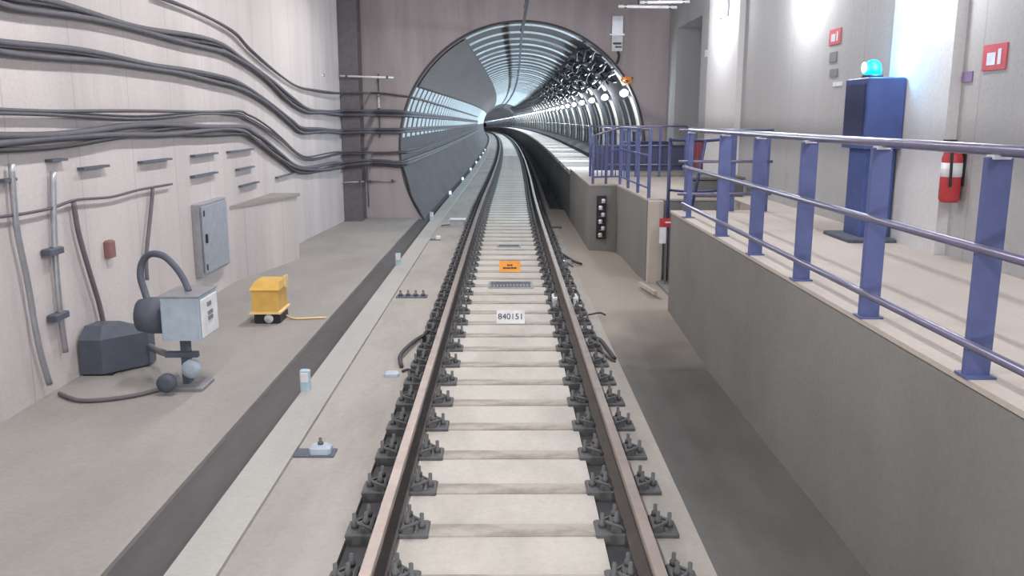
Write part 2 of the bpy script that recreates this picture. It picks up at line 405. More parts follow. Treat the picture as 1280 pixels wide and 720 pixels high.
# tunnel walkway
wk = sweep(rect(1.54, 2.62, -.7, .9), stations(PY, END)); struct(wk.build('floor_walkway', M['trough']))
tr = sweep([(2.62, .5), (3.3, .5), (3.3, 1.25), (2.9, 1.28), (2.62, 1.12)], stations(PY+.3, END)); struct(tr.build('trim_%d' % tn, M['lining'])); tn += 1
D = PY+.02; k = 0; plproto = None
wlab = 'pale precast walkway slab in the row along the right side of the tunnel'
while D < 100:
    L = 1.55; s = sweep(rect(1.52, 2.60, .9, 1.0), [D, D+L/2, D+L])
    s.v = [tuple(Vector(v)) for v in s.v]
    tag(s.build('walkway_slab', M['plat'], loc=W(D+L/2, 2.06, .9)), wlab, 'slab', 'walkway slabs in the tunnel'); D += L+.3
sweep_far = sweep(rect(1.52, 2.6, .945, 1.0), stations(D, END)).build('floor_far_walkway', M['plat']); struct(sweep_far)

# ------------------------------------------------------------------ rails
def rail(xc, name, label):
    head = [(-.036, -.012), (-.030, 0), (.030, 0), (.036, -.012), (.034, -.04), (.009, -.052), (.009, -.145), (.075, -.16), (.075, -.172), (-.075, -.172), (-.075, -.16), (-.009, -.145), (-.009, -.052), (-.034, -.04)]
    root = empty('running_rail', label, 'rail', (xc, 0, -.172))
    part(sweep([(xc+x, z) for x, z in [(-.034, -.04), (-.036, -.012), (-.030, 0), (.030, 0), (.036, -.012), (.034, -.04)]], stations(-6, END)), 'rail_head', M['railtop'], root)
    part(sweep([(xc+x, z) for x, z in [(.034, -.0401), (.009, -.052), (.009, -.145), (.075, -.16), (.075, -.172), (-.075, -.172), (-.075, -.16), (-.009, -.145), (-.009, -.052), (-.034, -.0401)]], stations(-6, END)), 'rail_web', M['rust'], root)
RX = .755
rail(-RX, 'l', 'left running rail of the track, worn top and rusty sides')
rail(RX, 'r', 'right running rail of the track, on the platform side')

# sleepers with their two fastenings
def fastener_mb():
    b = MB(); b.bev(-.25, .25, -.10, .10, -.068, .028-.0, .008)
    for s in (-1, 1):
        b.bev(min(s*.085, s*.16), max(s*.085, s*.16), -.085, .085, .02, .075, .012)
        for yy in (-.05, .05):
            b.lathe((s*.125, yy, .075), [(.022, 0), (.022, .03), (.012, .032), (.012, .075)], 6)
        b.lathe((s*.205, 0, .028), [(.024, 0), (.024, .03), (.013, .032), (.013, .09)], 6)
        b.tube([(s*.07, -.07, .03), (s*.10, -.09, .07), (s*.17, -.06, .08), (s*.2, .02, .06), (s*.14, .08, .06), (s*.075, .05, .035)], .011, 6)
    return b
fm = fastener_mb(); fproto = None
sroot = None; ns = 0
y0 = 4.27-.6*4
while True:
    D = y0+.6*ns
    if D > 58: break
    lab = 'dark-stained concrete sleeper strip across the track with an iron fastening under each rail'
    if sroot is None:
        s = MB().bev(-.78, .54, -.075, .075, -.03, .012, .004).build('sleeper', M['sleeper']); sroot = s; sme = s.data
        fa = fm.build('fastening', M['fast'], s); fme = fa.data; fa.location = (-RX, 0, 0)
        fb_ = fa.copy(); COL.objects.link(fb_); fb_.parent = s; fb_.location = (RX, 0, 0)
    else:
        s = sroot.copy(); COL.objects.link(s)
        for ch in list(sroot.children):
            c = ch.copy(); COL.objects.link(c); c.parent = s
    s.location = W(D, 0, FL)
    tag(s, lab, 'sleeper', 'sleepers along the track'); ns += 1
far = MB()
while D < 140:
    p = W(D, 0, FL)
    for s in (-1, 1): far.box(p.x+s*RX-.25, p.x+s*RX+.25, D-.1, D+.1, p.z-.06, p.z+.08)
    D += .6
tag(far.build('distant_rail_fastenings', M['fast']), 'dark rail fastenings of the distant track, merging towards the bend', 'rail fastenings', kind='stuff')

# ------------------------------------------------------------------ plates between the rails
def track_sign(name, y, zc, w, h, tilt, face, lab, lines, size, edge=None):
    r = empty(name, lab, 'sign', (.01, y, FL))
    r2 = MB().rbox((.01, y, FL+h/2*math.cos(tilt)+.012), w, .012, h, 0, tilt); part(r2, 'plate', face, r)
    ft = MB()
    for sx in (-1, 1): ft.rbox((.01+sx*w*.35, y+.03, FL+.03), .03, .10, .06)
    part(ft, 'foot_bracket', M['steelcol'], r)
    n = Vector((0, -math.cos(tilt), -math.sin(tilt)))
    for q, t in enumerate(lines):
        off = (len(lines)-1)/2-q
        c = Vector((0, 0, h/2*math.cos(tilt)+.012))+Vector((0, -math.sin(tilt), math.cos(tilt)))*off*size*1.15+n*.0085
        text_obj(t, size, M['ink'], r, c, (PI/2+tilt, 0, 0))
    return r
track_sign('number_plate', 10.25, 0, .34, .17, -.45, M['white'], 'small white number plate reading 840151 standing between the rails', ['840151'], .105)
OM = MB(); OS = track_sign('orange_plate', 13.85, 0, .34, .19, -.5, M['orange'], 'small orange plate with dark lettering standing between the rails', [], .06)
for k_, (zz, xs) in enumerate(((.018, [(-.045, .028), (-.012, .02), (.014, .03)]), (-.03, [(-.11, .035), (-.07, .02), (-.045, .04), (0, .018), (.023, .035), (.063, .045)]))):
    for x_, w_ in xs: OM.rbox((x_+w_/2, -.0008*0-.0085, zz), w_, .002, .026)
om = OM.build('lettering', M['ink'], OS); om.location = (0, 0, .095*math.cos(.5)+.012); om.rotation_euler = (-.5, 0, 0)
def drain(xc, y, w, d, lab, m):
    r = empty('drain_cover', lab, 'drain cover', (xc, y, FL))
    fr = MB().box(xc-w/2, xc+w/2, y-d/2, y-d/2+.03, FL, FL+.02).box(xc-w/2, xc+w/2, y+d/2-.03, y+d/2, FL, FL+.02).box(xc-w/2, xc-w/2+.03, y-d/2+.03, y+d/2-.03, FL, FL+.02).box(xc+w/2-.03, xc+w/2, y-d/2+.03, y+d/2-.03, FL, FL+.02)
    part(fr, 'frame', M['galv'], r)
    gr = MB()
    nb = int(w/.055)
    for i in range(nb):
        x = xc-w/2+.03+(w-.06)*(i+.5)/nb; gr.box(x-.014, x+.014, y-d/2+.03, y+d/2-.03, FL+.002, FL+.016)
    gr.box(xc-w/2+.03, xc+w/2-.03, y-d/2+.03, y+d/2-.03, FL-.0, FL+.004)
    part(gr, 'grating', m, r)
drain(.02, 12.7, .66, .5, 'dark slotted drain cover between the rails just beyond the white number plate', M['charcoal'])
drain(.0, 16.7, .46, .3, 'smaller dark drain cover between the rails beyond the orange plate', M['charcoal'])

# ------------------------------------------------------------------ small things on the left slab and kerb
kn = 0
for D in (7.55, 14.4, 20.9, 27.2, 33.6, 40, 46.4, 52.8, 59.2, 65.6):
    if D == 7.55: lab = 'nearest pale marker post on the edge of the kerb by the gutter'
    elif D == 14.4: lab = 'second pale marker post along the kerb, left of the drain cover'
    elif D == 20.9: lab = 'pale marker post on the kerb where the tunnel begins'
    else: lab = 'small white light on the kerb running along the left side of the tunnel'
    r = empty('kerb_marker', lab, 'marker', W(D, -1.87, FL+.03), 'kerb markers')
    b = W(D, -1.87, FL+.03)
    part(MB().bev(b.x-.045, b.x+.045, b.y-.03, b.y+.03, b.z, b.z+.2, .01), 'post', M['paleblue'], r)
    part(MB().bev(b.x-.035, b.x+.035, b.y-.042, b.y-.031, b.z+.09, b.z+.175, .003), 'reflector', M['kerblight'] if D > 24 else M['white'], r)
def p_(x, y, z=FL): return onZ(x, y, z)
# row of bolts on a plate
p = p_(515, 371); r = empty('bolt_plate', 'row of four bolts on a steel plate set on the left slab', 'bolt plate', p)
part(MB().bev(p.x-.22, p.x+.22, p.y-.09, p.y+.09, p.z, p.z+.015, .004), 'base_plate', M['charcoal'], r)
for i in range(4):
    part(MB().lathe((p.x-.16+.107*i, p.y, p.z+.015), [(.03, 0), (.03, .03), (.016, .032), (.016, .08)], 6), 'bolt', M['bolt'], r)
p = p_(547, 300); r = empty('rod_clamp', 'small pale clamp on the left slab between the bolt plate and the junction box', 'clamp', p)
part(MB().bev(p.x-.15, p.x+.05, p.y-.06, p.y+.06, p.z, p.z+.02, .004), 'base_plate', M['charcoal'], r)
part(MB().bev(p.x-.04, p.x+.06, p.y-.05, p.y+.05, p.z+.02, p.z+.09, .02), 'clamp_body', M['white'], r)
p = p_(572, 283); r = empty('junction_box', 'low pale grey junction box on the left slab beside the rail near the portal', 'junction box', p)
part(MB().bev(p.x-.17, p.x+.17, p.y-.12, p.y+.12, p.z, p.z+.16, .015), 'body', M['galv'], r)
part(MB().bev(p.x-.18, p.x+.18, p.y-.13, p.y+.13, p.z+.16, p.z+.185, .008), 'lid', M['white'], r)
part(MB().tube([p+Vector((-.18, 0, .04)), p+Vector((-.3, .0, .03)), p+Vector((-.38, .02, .013))], .012), 'cable', M['cabledark'], r)
p = p_(398, 567); r = empty('slab_bracket', 'blue-grey clamp bracket on a dark plate near the kerb in the left foreground', 'bracket', p)
part(MB().bev(p.x-.17, p.x+.13, p.y-.08, p.y+.08, p.z, p.z+.012, .003), 'base_plate', M['charcoal'], r)
part(MB().bev(p.x-.06, p.x+.1, p.y-.06, p.y+.06, p.z+.012, p.z+.075, .02), 'clamp_body', M['bluegrey'], r)
part(MB().lathe((p.x+.02, p.y, p.z+.075), [(.022, 0), (.022, .02), (.012, .022), (.012, .05)], 6), 'bolt', M['bolt'], r)
p = p_(490, 470)
tag(MB().bev(p.x-.07, p.x+.07, p.y-.05, p.y+.05, p.z, p.z+.045, .015).build('cable_clip', M['bluegrey'], loc=p), 'small grey cable clip on the slab left of the left rail', 'clip')
def cable(name, pts, r, m, lab, cat='cable', group=None, n=6, loc=None):
    P = smooth_path(pts, 5); mb = MB().tube(P, r, n)
    return tag(mb.build(name, m, loc=P[0] if loc is None else loc), lab, cat, group)
cable('track_cable', [p_(502, 458, FL+.02), p_(500, 447, FL+.03), p_(505, 438, FL+.05), p_(520, 425, FL+.04), p_(538, 415, FL+.02), p_(550, 411, FL-.02)], .022, M['cabledark'], 'thick dark cable looping from the slab to the left rail')
cable('track_cable', [p_(548, 470, FL-.02), p_(528, 468, FL+.03), p_(512, 462, FL+.02), p_(503, 464, FL+.015)], .014, M['cabledark'], 'thin dark cable end beside the loop at the left rail')
cable('track_cable', [p_(738, 421, FL-.02), p_(750, 425, FL+.08), p_(760, 437, FL+.06), p_(768, 448, FL+.02)], .024, M['cabledark'], 'thick dark cable leaving the right rail towards the trough')
cable('track_cable', [p_(735, 428, FL), p_(748, 436, FL+.03), p_(760, 446, FL+.03), p_(769, 453, FL-.0)], .013, M['rust'], 'thin brown cable lying beside the thick one at the right rail')
cable('track_cable', [p_(724, 395, FL+.0), p_(738, 393, FL+.04), p_(750, 391, FL+.05), p_(757, 394, FL+.02)], .012, M['cabledark'], 'short thin cable curling out from the right rail')
cable('track_cable', [p_(702, 317, FL), p_(710, 322, FL+.06), p_(718, 327, FL+.05), p_(727, 330, FL+.0)], .022, M['cabledark'], 'dark cable stub beside the right rail level with the orange plate')
p = p_(709, 332); r = empty('rail_contact', 'small wired box beside the right rail level with the orange plate', 'box', p)
part(MB().bev(p.x-.07, p.x+.07, p.y-.06, p.y+.06, p.z, p.z+.1, .015), 'body', M['galv'], r)
part(MB().tube([p+Vector((0, -.06, .05)), p+Vector((.03, -.14, .04)), p+Vector((.09, -.2, .01))], .01), 'lead', M['cabledark'], r)
p = p_(703, 378); r = empty('rail_magnet', 'white block clamped beside the right rail beyond the curled cable', 'block', Vector((.755, p.y, FL)))
for s in (-1, 1): part(MB().bev(.755+s*.14-.035, .755+s*.14+.035, p.y-.14, p.y+.14, FL-.03, FL+.1, .015), 'block_half', M['white'], r)
part(MB().box(.62, .89, p.y-.02, p.y+.02, FL-.04, FL-.0), 'tie_bar', M['charcoal'], r)
p = p_(690, 285)
tag(MB().bev(p.x-.05, p.x+.22, p.y-.04, p.y+.04, p.z, p.z+.04, .01).build('cable_duct', M['charcoal'], loc=p), 'short dark duct crossing the slab right of the rail near the portal', 'duct')

# ------------------------------------------------------------------ cables on the left wall
XW = -4.15
def wallpt(x, y, off=0):
    if x < 425:
        q = onX(x, y, XW+off)
        if q.y > 17.5: q = onX(x, y, XW+off+.2*(q.y-17.5)/3.5)
        return q
    if x < 506: return onY(x, y, PY-.72-off if x < 462 else PY-.06-off)
    # inside the tunnel: follow the lining at the height given by the first crossing
    lo, hi = PY+.3, 260
    d = ray(x, y)
    def inside(t):
        q = Vector((CX, 0, H))+d*t; c = W(q.y, TC, TZ); return (q.x-c.x)**2+(q.z-c.z)**2 < (TR-.09-off)**2
    t = PY/d.y; best = None
    while t < 300:
        if not inside(t): break
        t += .25
    q = Vector((CX, 0, H))+d*t
    return q
cab = [
 ('upper thin pair of cables on the left wall', [(195, -6), (240, 12), (290, 40), (312, 62), (348, 92), (372, 109), (395, 114), (424, 116), (455, 116), (480, 117), (520, 123), (545, 130), (575, 139), (597, 146)], .02, 2, .035),
 ('second cable run down the left wall', [(-10, -8), (20, 1), (90, 15), (170, 35), (265, 56), (300, 74), (335, 99), (360, 122), (383, 138), (405, 140), (424, 141), (455, 141), (500, 142), (545, 146), (575, 149), (597, 152)], .034, 3, .06),
 ('third cable run down the left wall', [(-10, 51), (0, 56), (100, 70), (180, 83), (230, 88), (270, 98), (300, 109), (338, 131), (362, 150), (378, 163), (405, 164), (424, 164), (455, 163), (500, 163), (545, 160), (575, 158), (597, 155)], .032, 3, .055),
 ('fourth loosely twisted cable run on the left wall', [(-10, 140), (0, 140), (110, 141), (200, 144), (290, 140), (310, 146), (330, 158), (352, 175), (372, 192), (388, 197), (424, 192), (455, 191), (490, 191), (520, 187), (545, 178), (575, 168), (597, 160)], .018, 3, .045),
 ('lowest thick bundled cable run on the left wall', [(-10, 176), (0, 176), (90, 172), (180, 165), (290, 162), (320, 174), (350, 196), (372, 210), (395, 212), (424, 207), (455, 203), (480, 203), (505, 204), (540, 191), (575, 175), (597, 164)], .036, 4, .06),
]
pos = ['topmost strand', 'middle strand', 'lower strand', 'lowest strand']
for base, pts, r, n, gap in cab:
    for j in range(n):
        rr = r*(1 if j % 2 == 0 else .62); ph = random.random()*6
        P = []
        path = smooth_path([Vector((a, b, 0)) for a, b in pts], 6)
        for i, q in enumerate(path):
            w = wallpt(q.x, q.y)
            amp = gap*(.42 if q.x < 425 else .3)
            dz = ((n-1)/2-j)*gap*.62+amp*math.sin(w.y*1.35+ph+j*2.1)
            if q.x > 506: dz = ((n-1)/2-j)*gap*.7
            P.append(w+Vector((0, 0, dz)))
        # no near-duplicates
        Q = [P[0]]
        for q in P[1:]:
            if (q-Q[-1]).length > .03: Q.append(q)
        tag(MB().tube(Q, rr, 7).build('wall_cable', M['cable'] if j % 2 == 0 else M['cabledark'], loc=Q[0]),
            '%s of the %s' % (pos[j], base), 'cable', 'cables along the left wall')
# thin sagging cable low on the wall and its drops
P = [onX(x, y, -4.17) for x, y in ((-8, 272), (30, 267), (65, 260), (95, 250), (140, 246), (175, 237), (215, 230))]
cable('sagging_cable', P, .014, M['cable'], 'thin sagging cable low on the left wall below the bundled runs')
P = [onX(x, y, -4.16) for x, y in ((92, 253), (98, 290), (112, 340), (124, 380), (131, 412))]
cable('drop_hose', P, .028, M['hose'], 'grey hose running down the left wall to the dark scoop box')
P = [onX(x, y, -4.16) for x, y in ((14, 205), (20, 280), (34, 350), (48, 430), (62, 480))]
cable('drop_hose', P, .03, M['galv'], 'leftmost pale grey pipe running down the left wall')
P = [onX(x, y, -4.17) for x, y in ((66, 215), (68, 300), (74, 380), (82, 440))]
cable('drop_hose', P, .03, M['galv'], 'second pale grey pipe down the left wall with two saddle clamps')
for x, y in ((67, 314), (74, 395)):
    q = onX(x, y, -4.16)
    tag(MB().bev(-4.215, -4.12, q.y-.12, q.y+.12, q.z-.03, q.z+.03, .008).build('pipe_saddle', M['charcoal'], loc=q),
        '%s dark saddle clamp on the second pale pipe of the left wall' % ('upper' if y < 350 else 'lower'), 'clamp')
P = [onX(x, y, -4.17) for x, y in ((191, 236), (188, 270), (183, 320), (184, 350))]
cable('drop_hose', P, .024, M['hose'], 'short grey conduit dropping from the end of the sagging cable')
q = onX(138, 311, -4.18)
tag(MB().bev(-4.225, -4.15, q.y-.07, q.y+.07, q.z-.09, q.z+.09, .015).build('wall_button', mat('faded_maroon', (140, 98, 96)), loc=q), 'small reddish-brown box on the left wall above the dark scoop box', 'box')
# little bracket arms on the wall
brs = [(60, 201, 80), (100, 211, 133), (175, 203, 212), (240, 195, 270), (240, 221, 270), (285, 190, 315), (296, 212, 316), (345, 222, 372), (0, 226, 16), (300, 233, 322)]
for a, y, b in brs:
    p0, p1 = onX(a, y, -4.19), onX(b, y, -4.19)
    p1.z = p0.z
    mb = MB().box(-4.225, -4.15, p0.y, p1.y, p0.z-.012, p0.z+.012)
    tag(mb.build('cable_hook_bar', M['charcoal'], loc=(-4.19, (p0.y+p1.y)/2, p0.z)), 'short thin steel bar fixed flat along the left wall under the cable runs', 'bar', 'bars on the left wall')
# cable hangers
for i, D in enumerate([7.6, 9.0, 10.6, 12.2, 13.8]):
    z = [2.86, 2.9, 2.95, 2.95, 2.76][i]
# grey wall cabinet
r = empty('wall_cabinet', 'grey metal cabinet mounted on the left wall before the ledge', 'cabinet', (-4.2, 11.95, .19))
part(MB().bev(-4.225, -4.12, 11.4, 12.52, .17, 1.15, .01), 'body', M['galv'], r)
dr = part(MB().bev(-4.119, -4.095, 11.45, 12.47, .21, 1.11, .006), 'door', M['hatch'], r)
part(MB().bev(-4.094, -4.07, 11.52, 11.56, .62, .74, .005), 'handle', M['black'], dr)
part(MB().box(-4.094, -4.085, 11.5, 11.53, .25, .33).box(-4.094, -4.085, 11.5, 11.53, .98, 1.06), 'hinge', M['black'], dr)

# ------------------------------------------------------------------ dark upright standing in for the shaded recess, and things at the portal's left
r = empty('steel_column', 'tall dark grey steel column in the corner between the left wall and the tunnel portal', 'column', (-3.78, 21.2, FL))
part(MB().box(-4.02, -3.56, 20.95, 21.02, FL, 5.79).box(-3.82, -3.76, 21.02, 21.5, FL, 5.79).box(-4.02, -3.56, 21.5, 21.57, FL, 5.79), 'shaft', M['steelcol'], r)
part(MB().bev(-4.03, -3.55, 20.9, 21.59, FL, FL+.03, .005), 'base_plate', M['steelcol'], r)
def bar(name, a, b, ra, m, lab, cat='bar', group=None):
    c = (Vector(a)+Vector(b))/2; r_ = empty(name, lab, cat, c, group)
    part(MB().tube([a, b], ra, 8), 'tube', m, r_)
    dirv = (Vector(b)-Vector(a)).normalized()
    for t in (.12, .88):
        q = Vector(a).lerp(Vector(b), t); part(MB().rbox(q, .05, .05, .07), 'clip', M['charcoal'], r_)
    return r_
bar('white_tube', onY(425, 95, 20.86), onY(492, 97, 20.86), .022, M['white'], 'slim white tube crossing high in front of the dark column', 'tube')
bar('white_tube', onX(402, 94, -4.1), onX(417, 95, -4.1), .022, M['white'], 'short white tube high on the left wall beside the dark column', 'tube')
bar('white_tube', onX(403, 166, -4.08), onX(418, 166, -4.08), .034, M['white'], 'short bright white tube at cable height on the left wall before the dark column', 'tube')
bar('white_tube', onY(413, 229, 20.86)+Vector((0, 0, 0)), onY(455, 227, 20.86), .018, M['galv'], 'pale thin tube across the lower part of the dark column', 'tube')
bar('white_tube', onY(458, 227, PY-.04), onY(495, 226, PY-.04), .014, M['galv'], 'dull thin tube low on the portal wall right of the dark column', 'tube')
q0 = onY(472.5, 92, PY-.05); q1 = onY(472.5, 172, PY-.05)
r = empty('cable_rack', 'thin upright cable rack on the portal wall left of the tunnel', 'rack', q1)
part(MB().box(q0.x-.012, q0.x+.012, PY-.04, PY, q1.z, q0.z), 'upright', M['charcoal'], r)
part(MB().box(q0.x-.02, q0.x+.02, PY-.06, PY-.041, onY(472, 135, PY).z, onY(472, 118, PY).z), 'label_strip', M['white'], r)
for y in (97, 117, 141, 163): part(MB().box(q0.x-.03, q0.x+.03, PY-.13, PY-.041, onY(472, y+2, PY).z-.03, onY(472, y+2, PY).z-.01), 'arm', M['charcoal'], r)
cable('hanging_cable', [onY(503, 206, PY-.05), onY(508, 222, PY-.05), onY(514, 244, PY-.06), onY(520, 256, PY-.06), onY(525, 264, PY-.08)], .028, M['cabledark'], 'black cable hanging down the edge of the portal from the lowest bundle')
tag(MB().tube([Vector((-3.5, PY-.03, .1)), Vector((-3.5, PY-.03, 1.55))], .018, 6).build('earth_strip', M['galv'], loc=(-3.5, PY-.03, .1)), 'thin pale upright conduit on the portal wall close to the dark column', 'conduit')

# ------------------------------------------------------------------ pump unit, scoop, yellow box
r = empty('pump_unit', 'pale blue-grey cabinet on a small stand with motor and looped hose', 'pump unit', (-3.02, 7.75, FL))
c = part(MB().bev(-3.15, -2.80, 7.55, 8.03, .30, .70, .012), 'cabinet', M['bluegrey'], r)
part(MB().bev(-2.799, -2.785, 7.58, 8.0, .32, .67, .004), 'front_panel', M['white'], c)
for (yy, zz, w, h) in ((7.72, .58, .10, .04), (7.73, .50, .12, .035), (7.73, .45, .12, .035)):
    part(MB().box(-2.784, -2.778, yy, yy+w, zz, zz+h), 'dial', M['grey'], c)
part(MB().box(-3.16, -2.79, 7.54, 8.04, .70, .712), 'lid', M['galv'], c)
part(MB().lathe((-3.15, 7.8, .48), [(.06, -.30), (.15, -.29), (.17, -.2), (.17, -.06), (.10, -.05), (.09, 0)], 18, 'X'), 'motor', M['charcoal'], r)
part(MB().box(-3.06, -3.0, 7.72, 7.84, FL+.04, .30).box(-3.2, -2.9, 7.7, 7.76, .1, .15), 'stand_post', M['charcoal'], r)
part(MB().bev(-3.26, -2.84, 7.6, 7.95, FL, FL+.04, .01), 'foot_plate', M['grey'], r)
for yy, xx in ((7.50, -3.12), (7.62, -2.93)):
    part(MB().lathe((xx, yy, -.08 if xx < -3 else .02), [(.03, -.03), (.085, -.03), (.085, .03), (.03, .03)], 16, 'Y'), 'hand_wheel', M['charcoal'] if xx < -3 else M['bluegrey'], r)
    part(MB().tube([(xx, yy, -.08 if xx < -3 else .02), (xx, 7.75, -.08 if xx < -3 else .02)], .018), 'valve_stem', M['galv'], r)
hp = [(-2.97, 7.8, .705), (-3.02, 7.82, .82), (-3.1, 7.85, .93), (-3.22, 7.9, 1.02), (-3.36, 7.95, 1.03), (-3.45, 7.97, .95), (-3.47, 7.95, .82), (-3.42, 7.9, .68), (-3.36, 7.82, .58)]
part(MB().tube(smooth_path(hp, 5), .032, 8), 'hose', M['charcoal'], r)
part(MB().tube(smooth_path([(-3.2, 7.65, FL+.025), (-3.45, 7.4, FL+.022), (-3.8, 7.3, FL+.022), (-4.1, 7.5, FL+.022)], 6), .02, 8), 'floor_cable', M['hose'], r)
r = empty('scoop_box', 'dark slate scoop-shaped box standing on the floor against the left wall', 'box', (-4.02, 8.4, FL))
sb = MB(); sb.prism([(-4.19, 8.1), (-3.98, 8.1), (-3.66, 8.45), (-3.66, 8.6), (-4.19, 8.6)], FL+.02, .16)
sb.add([(-4.19, 8.1, .16), (-3.98, 8.1, .16), (-3.66, 8.45, .16), (-3.66, 8.6, .16), (-4.19, 8.6, .16), (-4.19, 8.25, .27), (-4.02, 8.25, .27), (-3.98, 8.55, .25), (-4.19, 8.55, .25)],
       [(0, 1, 6, 5), (1, 2, 7, 6), (2, 3, 7), (3, 4, 8, 7), (4, 0, 5, 8), (5, 6, 7, 8)])
part(sb, 'body', M['charcoal'], r)
part(MB().bev(-4.19, -3.9, 8.12, 8.58, FL, FL+.02, .004), 'skid', M['black'], r)
part(MB().tube([(-3.7, 8.5, .0), (-3.5, 8.3, .0), (-3.35, 8.05, .05)], .035), 'outlet_pipe', M['grey'], r)

r = empty('yellow_box', 'yellow lidded box on a black base standing on the left floor', 'box', (-2.97, 10.5, FL))
part(MB().bev(-3.14, -2.82, 10.28, 10.72, FL, FL+.13, .03), 'base', M['black'], r)
bd = part(MB().bev(-3.15, -2.83, 10.27, 10.72, FL+.15, .22, .008), 'body', M['yellow'], r)
part(MB().bev(-3.18, -2.80, 10.24, 10.76, FL+.125, FL+.15, .005), 'tray', M['cream'], r)
ld = MB().add([(-3.17, 10.25, .22), (-2.81, 10.25, .22), (-2.81, 10.75, .22), (-3.17, 10.75, .22), (-3.13, 10.36, .31), (-2.83, 10.36, .31), (-2.83, 10.7, .31), (-3.13, 10.7, .31)],
              [(0, 3, 2, 1), (4, 5, 6, 7), (0, 1, 5, 4), (1, 2, 6, 5), (2, 3, 7, 6), (3, 0, 4, 7)])
part(ld, 'lid', M['yellow'], r)
part(MB().bev(-2.83, -2.80, 10.55, 10.7, .2, .35, .01), 'latch', M['cream'], r)
part(MB().lathe((-2.95, 10.27, FL+.065), [(.0, -.008), (.055, -.008), (.055, .004), (0, .004)], 16, 'Y'), 'label_disc', M['white'], r)
part(MB().tube(smooth_path([(-2.82, 10.6, FL+.03), (-2.7, 10.5, FL+.014), (-2.5, 10.52, FL+.014), (-2.31, 10.55, FL+.014)], 5), .013), 'lead', M['cream'], r)

# ------------------------------------------------------------------ railings
def rail_tube(a, b, ra=.024): return MB().tube([a, b], ra, 10)
r = empty('platform_railing', 'blue three-bar railing on the edge of the near platform', 'railing', (2.2, 7, PF))
RXX = 2.2
ys = [1.45, 2.69, 3.93, 5.17, 6.41, 7.65, 8.89, 10.55]
for y in ys:
    hw = .06 if y < 9 else .03
    po = part(MB().bev(RXX-hw, RXX+hw, y-.02, y+.02, PF, 2.105, .004).box(RXX-.07, RXX+.07, y-.06, y+.06, PF, PF+.012), 'post', M['blue'], r)
    part(MB().bev(RXX-.04, RXX+.04, y-.035, y+.035, 2.095, 2.115, .003), 'saddle', M['cap'], po)
for z in (2.135, 1.69, 1.235):
    ra = .028 if z > 2 else .022
    a = Vector((RXX if z > 2 else RXX-.066, -1, z)); b = Vector((a.x, 10.62, z))
    part(rail_tube(a, b, ra), {2.135: 'top_rail', 1.69: 'middle_rail', 1.235: 'bottom_rail'}[z], M['bluebar'], r)
r = empty('stair_railing', 'blue railing across the end of the near platform beside the steps', 'railing', (2.8, 11.3, PF))
for x in (2.32, 2.92, 3.36):
    part(MB().bev(x-.03, x+.03, 11.28, 11.33, PF, 2.1, .004), 'post', M['blue'], r)
for z, nme in ((2.12, 'top_rail'), (1.72, 'middle_rail'), (1.3, 'bottom_rail')):
    part(rail_tube((2.2, 11.27 if z < 2 else 11.3, z), (3.42, 11.27 if z < 2 else 11.3, z), .02), nme, M['bluebar'], r)
r = empty('stair_handrail', 'dark slanted handrail beside the steps in the platform gap', 'handrail', (2.6, 12.9, 0))
part(MB().tube([(2.42, 13.1, -.2), (2.42, 13.1, 1.98)], .026), 'post', M['dblue2'], r)
part(MB().tube([(2.56, 12.7, .3), (2.74, 12.7, 1.2), (2.86, 12.7, 1.95)], .024), 'brace', M['dblue2'], r)
part(MB().tube([(2.42, 13.1, 1.95), (2.86, 12.7, 1.95), (3.3, 12.7, 1.98)], .022), 'grip', M['dblue2'], r)
part(MB().tube([(2.42, 13.1, 1.2), (2.74, 12.7, 1.2), (3.3, 12.7, 1.25)], .018), 'middle_bar', M['dblue2'], r)
part(MB().tube([(3.3, 12.7, .8), (3.3, 12.7, 1.98)], .022), 'end_post', M['dblue2'], r)

F0 = PF-.03
r = empty('far_railing', 'blue railing round the edge of the far platform next to the tunnel mouth', 'railing', (2.1, 15, F0))
def ex(y): return 2.2-.1*(y-13.4)/3.0
pts = [(ex(13.55), 13.55), (ex(14.5), 14.5), (ex(15.45), 15.45), (ex(16.35), 16.35), (1.85, 16.47), (1.6, 16.47)]
zt = [2.1, 2.1, 2.1, 2.1, 2.02, 1.94]
for (x, y), z in zip(pts, zt):
    part(MB().bev(x-.025, x+.025, y-.022, y+.022, F0, z, .004), 'post', M['blue'], r)
for fr, nme in ((1, 'top_rail'), (.62, 'middle_rail'), (.14, 'bottom_rail')):
    part(MB().tube([Vector((x-.0, y, F0+(z-F0)*fr)) for (x, y), z in zip(pts, zt)], .021 if fr == 1 else .016, 8), nme, M['bluebar'] if fr == 1 else M['blue'], r)
for i in range(len(pts)-1):
    if i not in (2, 3, 4): continue
    (xa, ya), (xb, yb) = pts[i], pts[i+1]
    n = 3 if i == 2 else 2
    for k in range(1, n+1):
        t = k/(n+1); x, y = xa+(xb-xa)*t, ya+(yb-ya)*t
        part(MB().box(x-.01, x+.01, y-.01, y+.01, F0+.15, F0+.15+.9*(1-.12*(i-2))), 'picket', M['blue'], r)
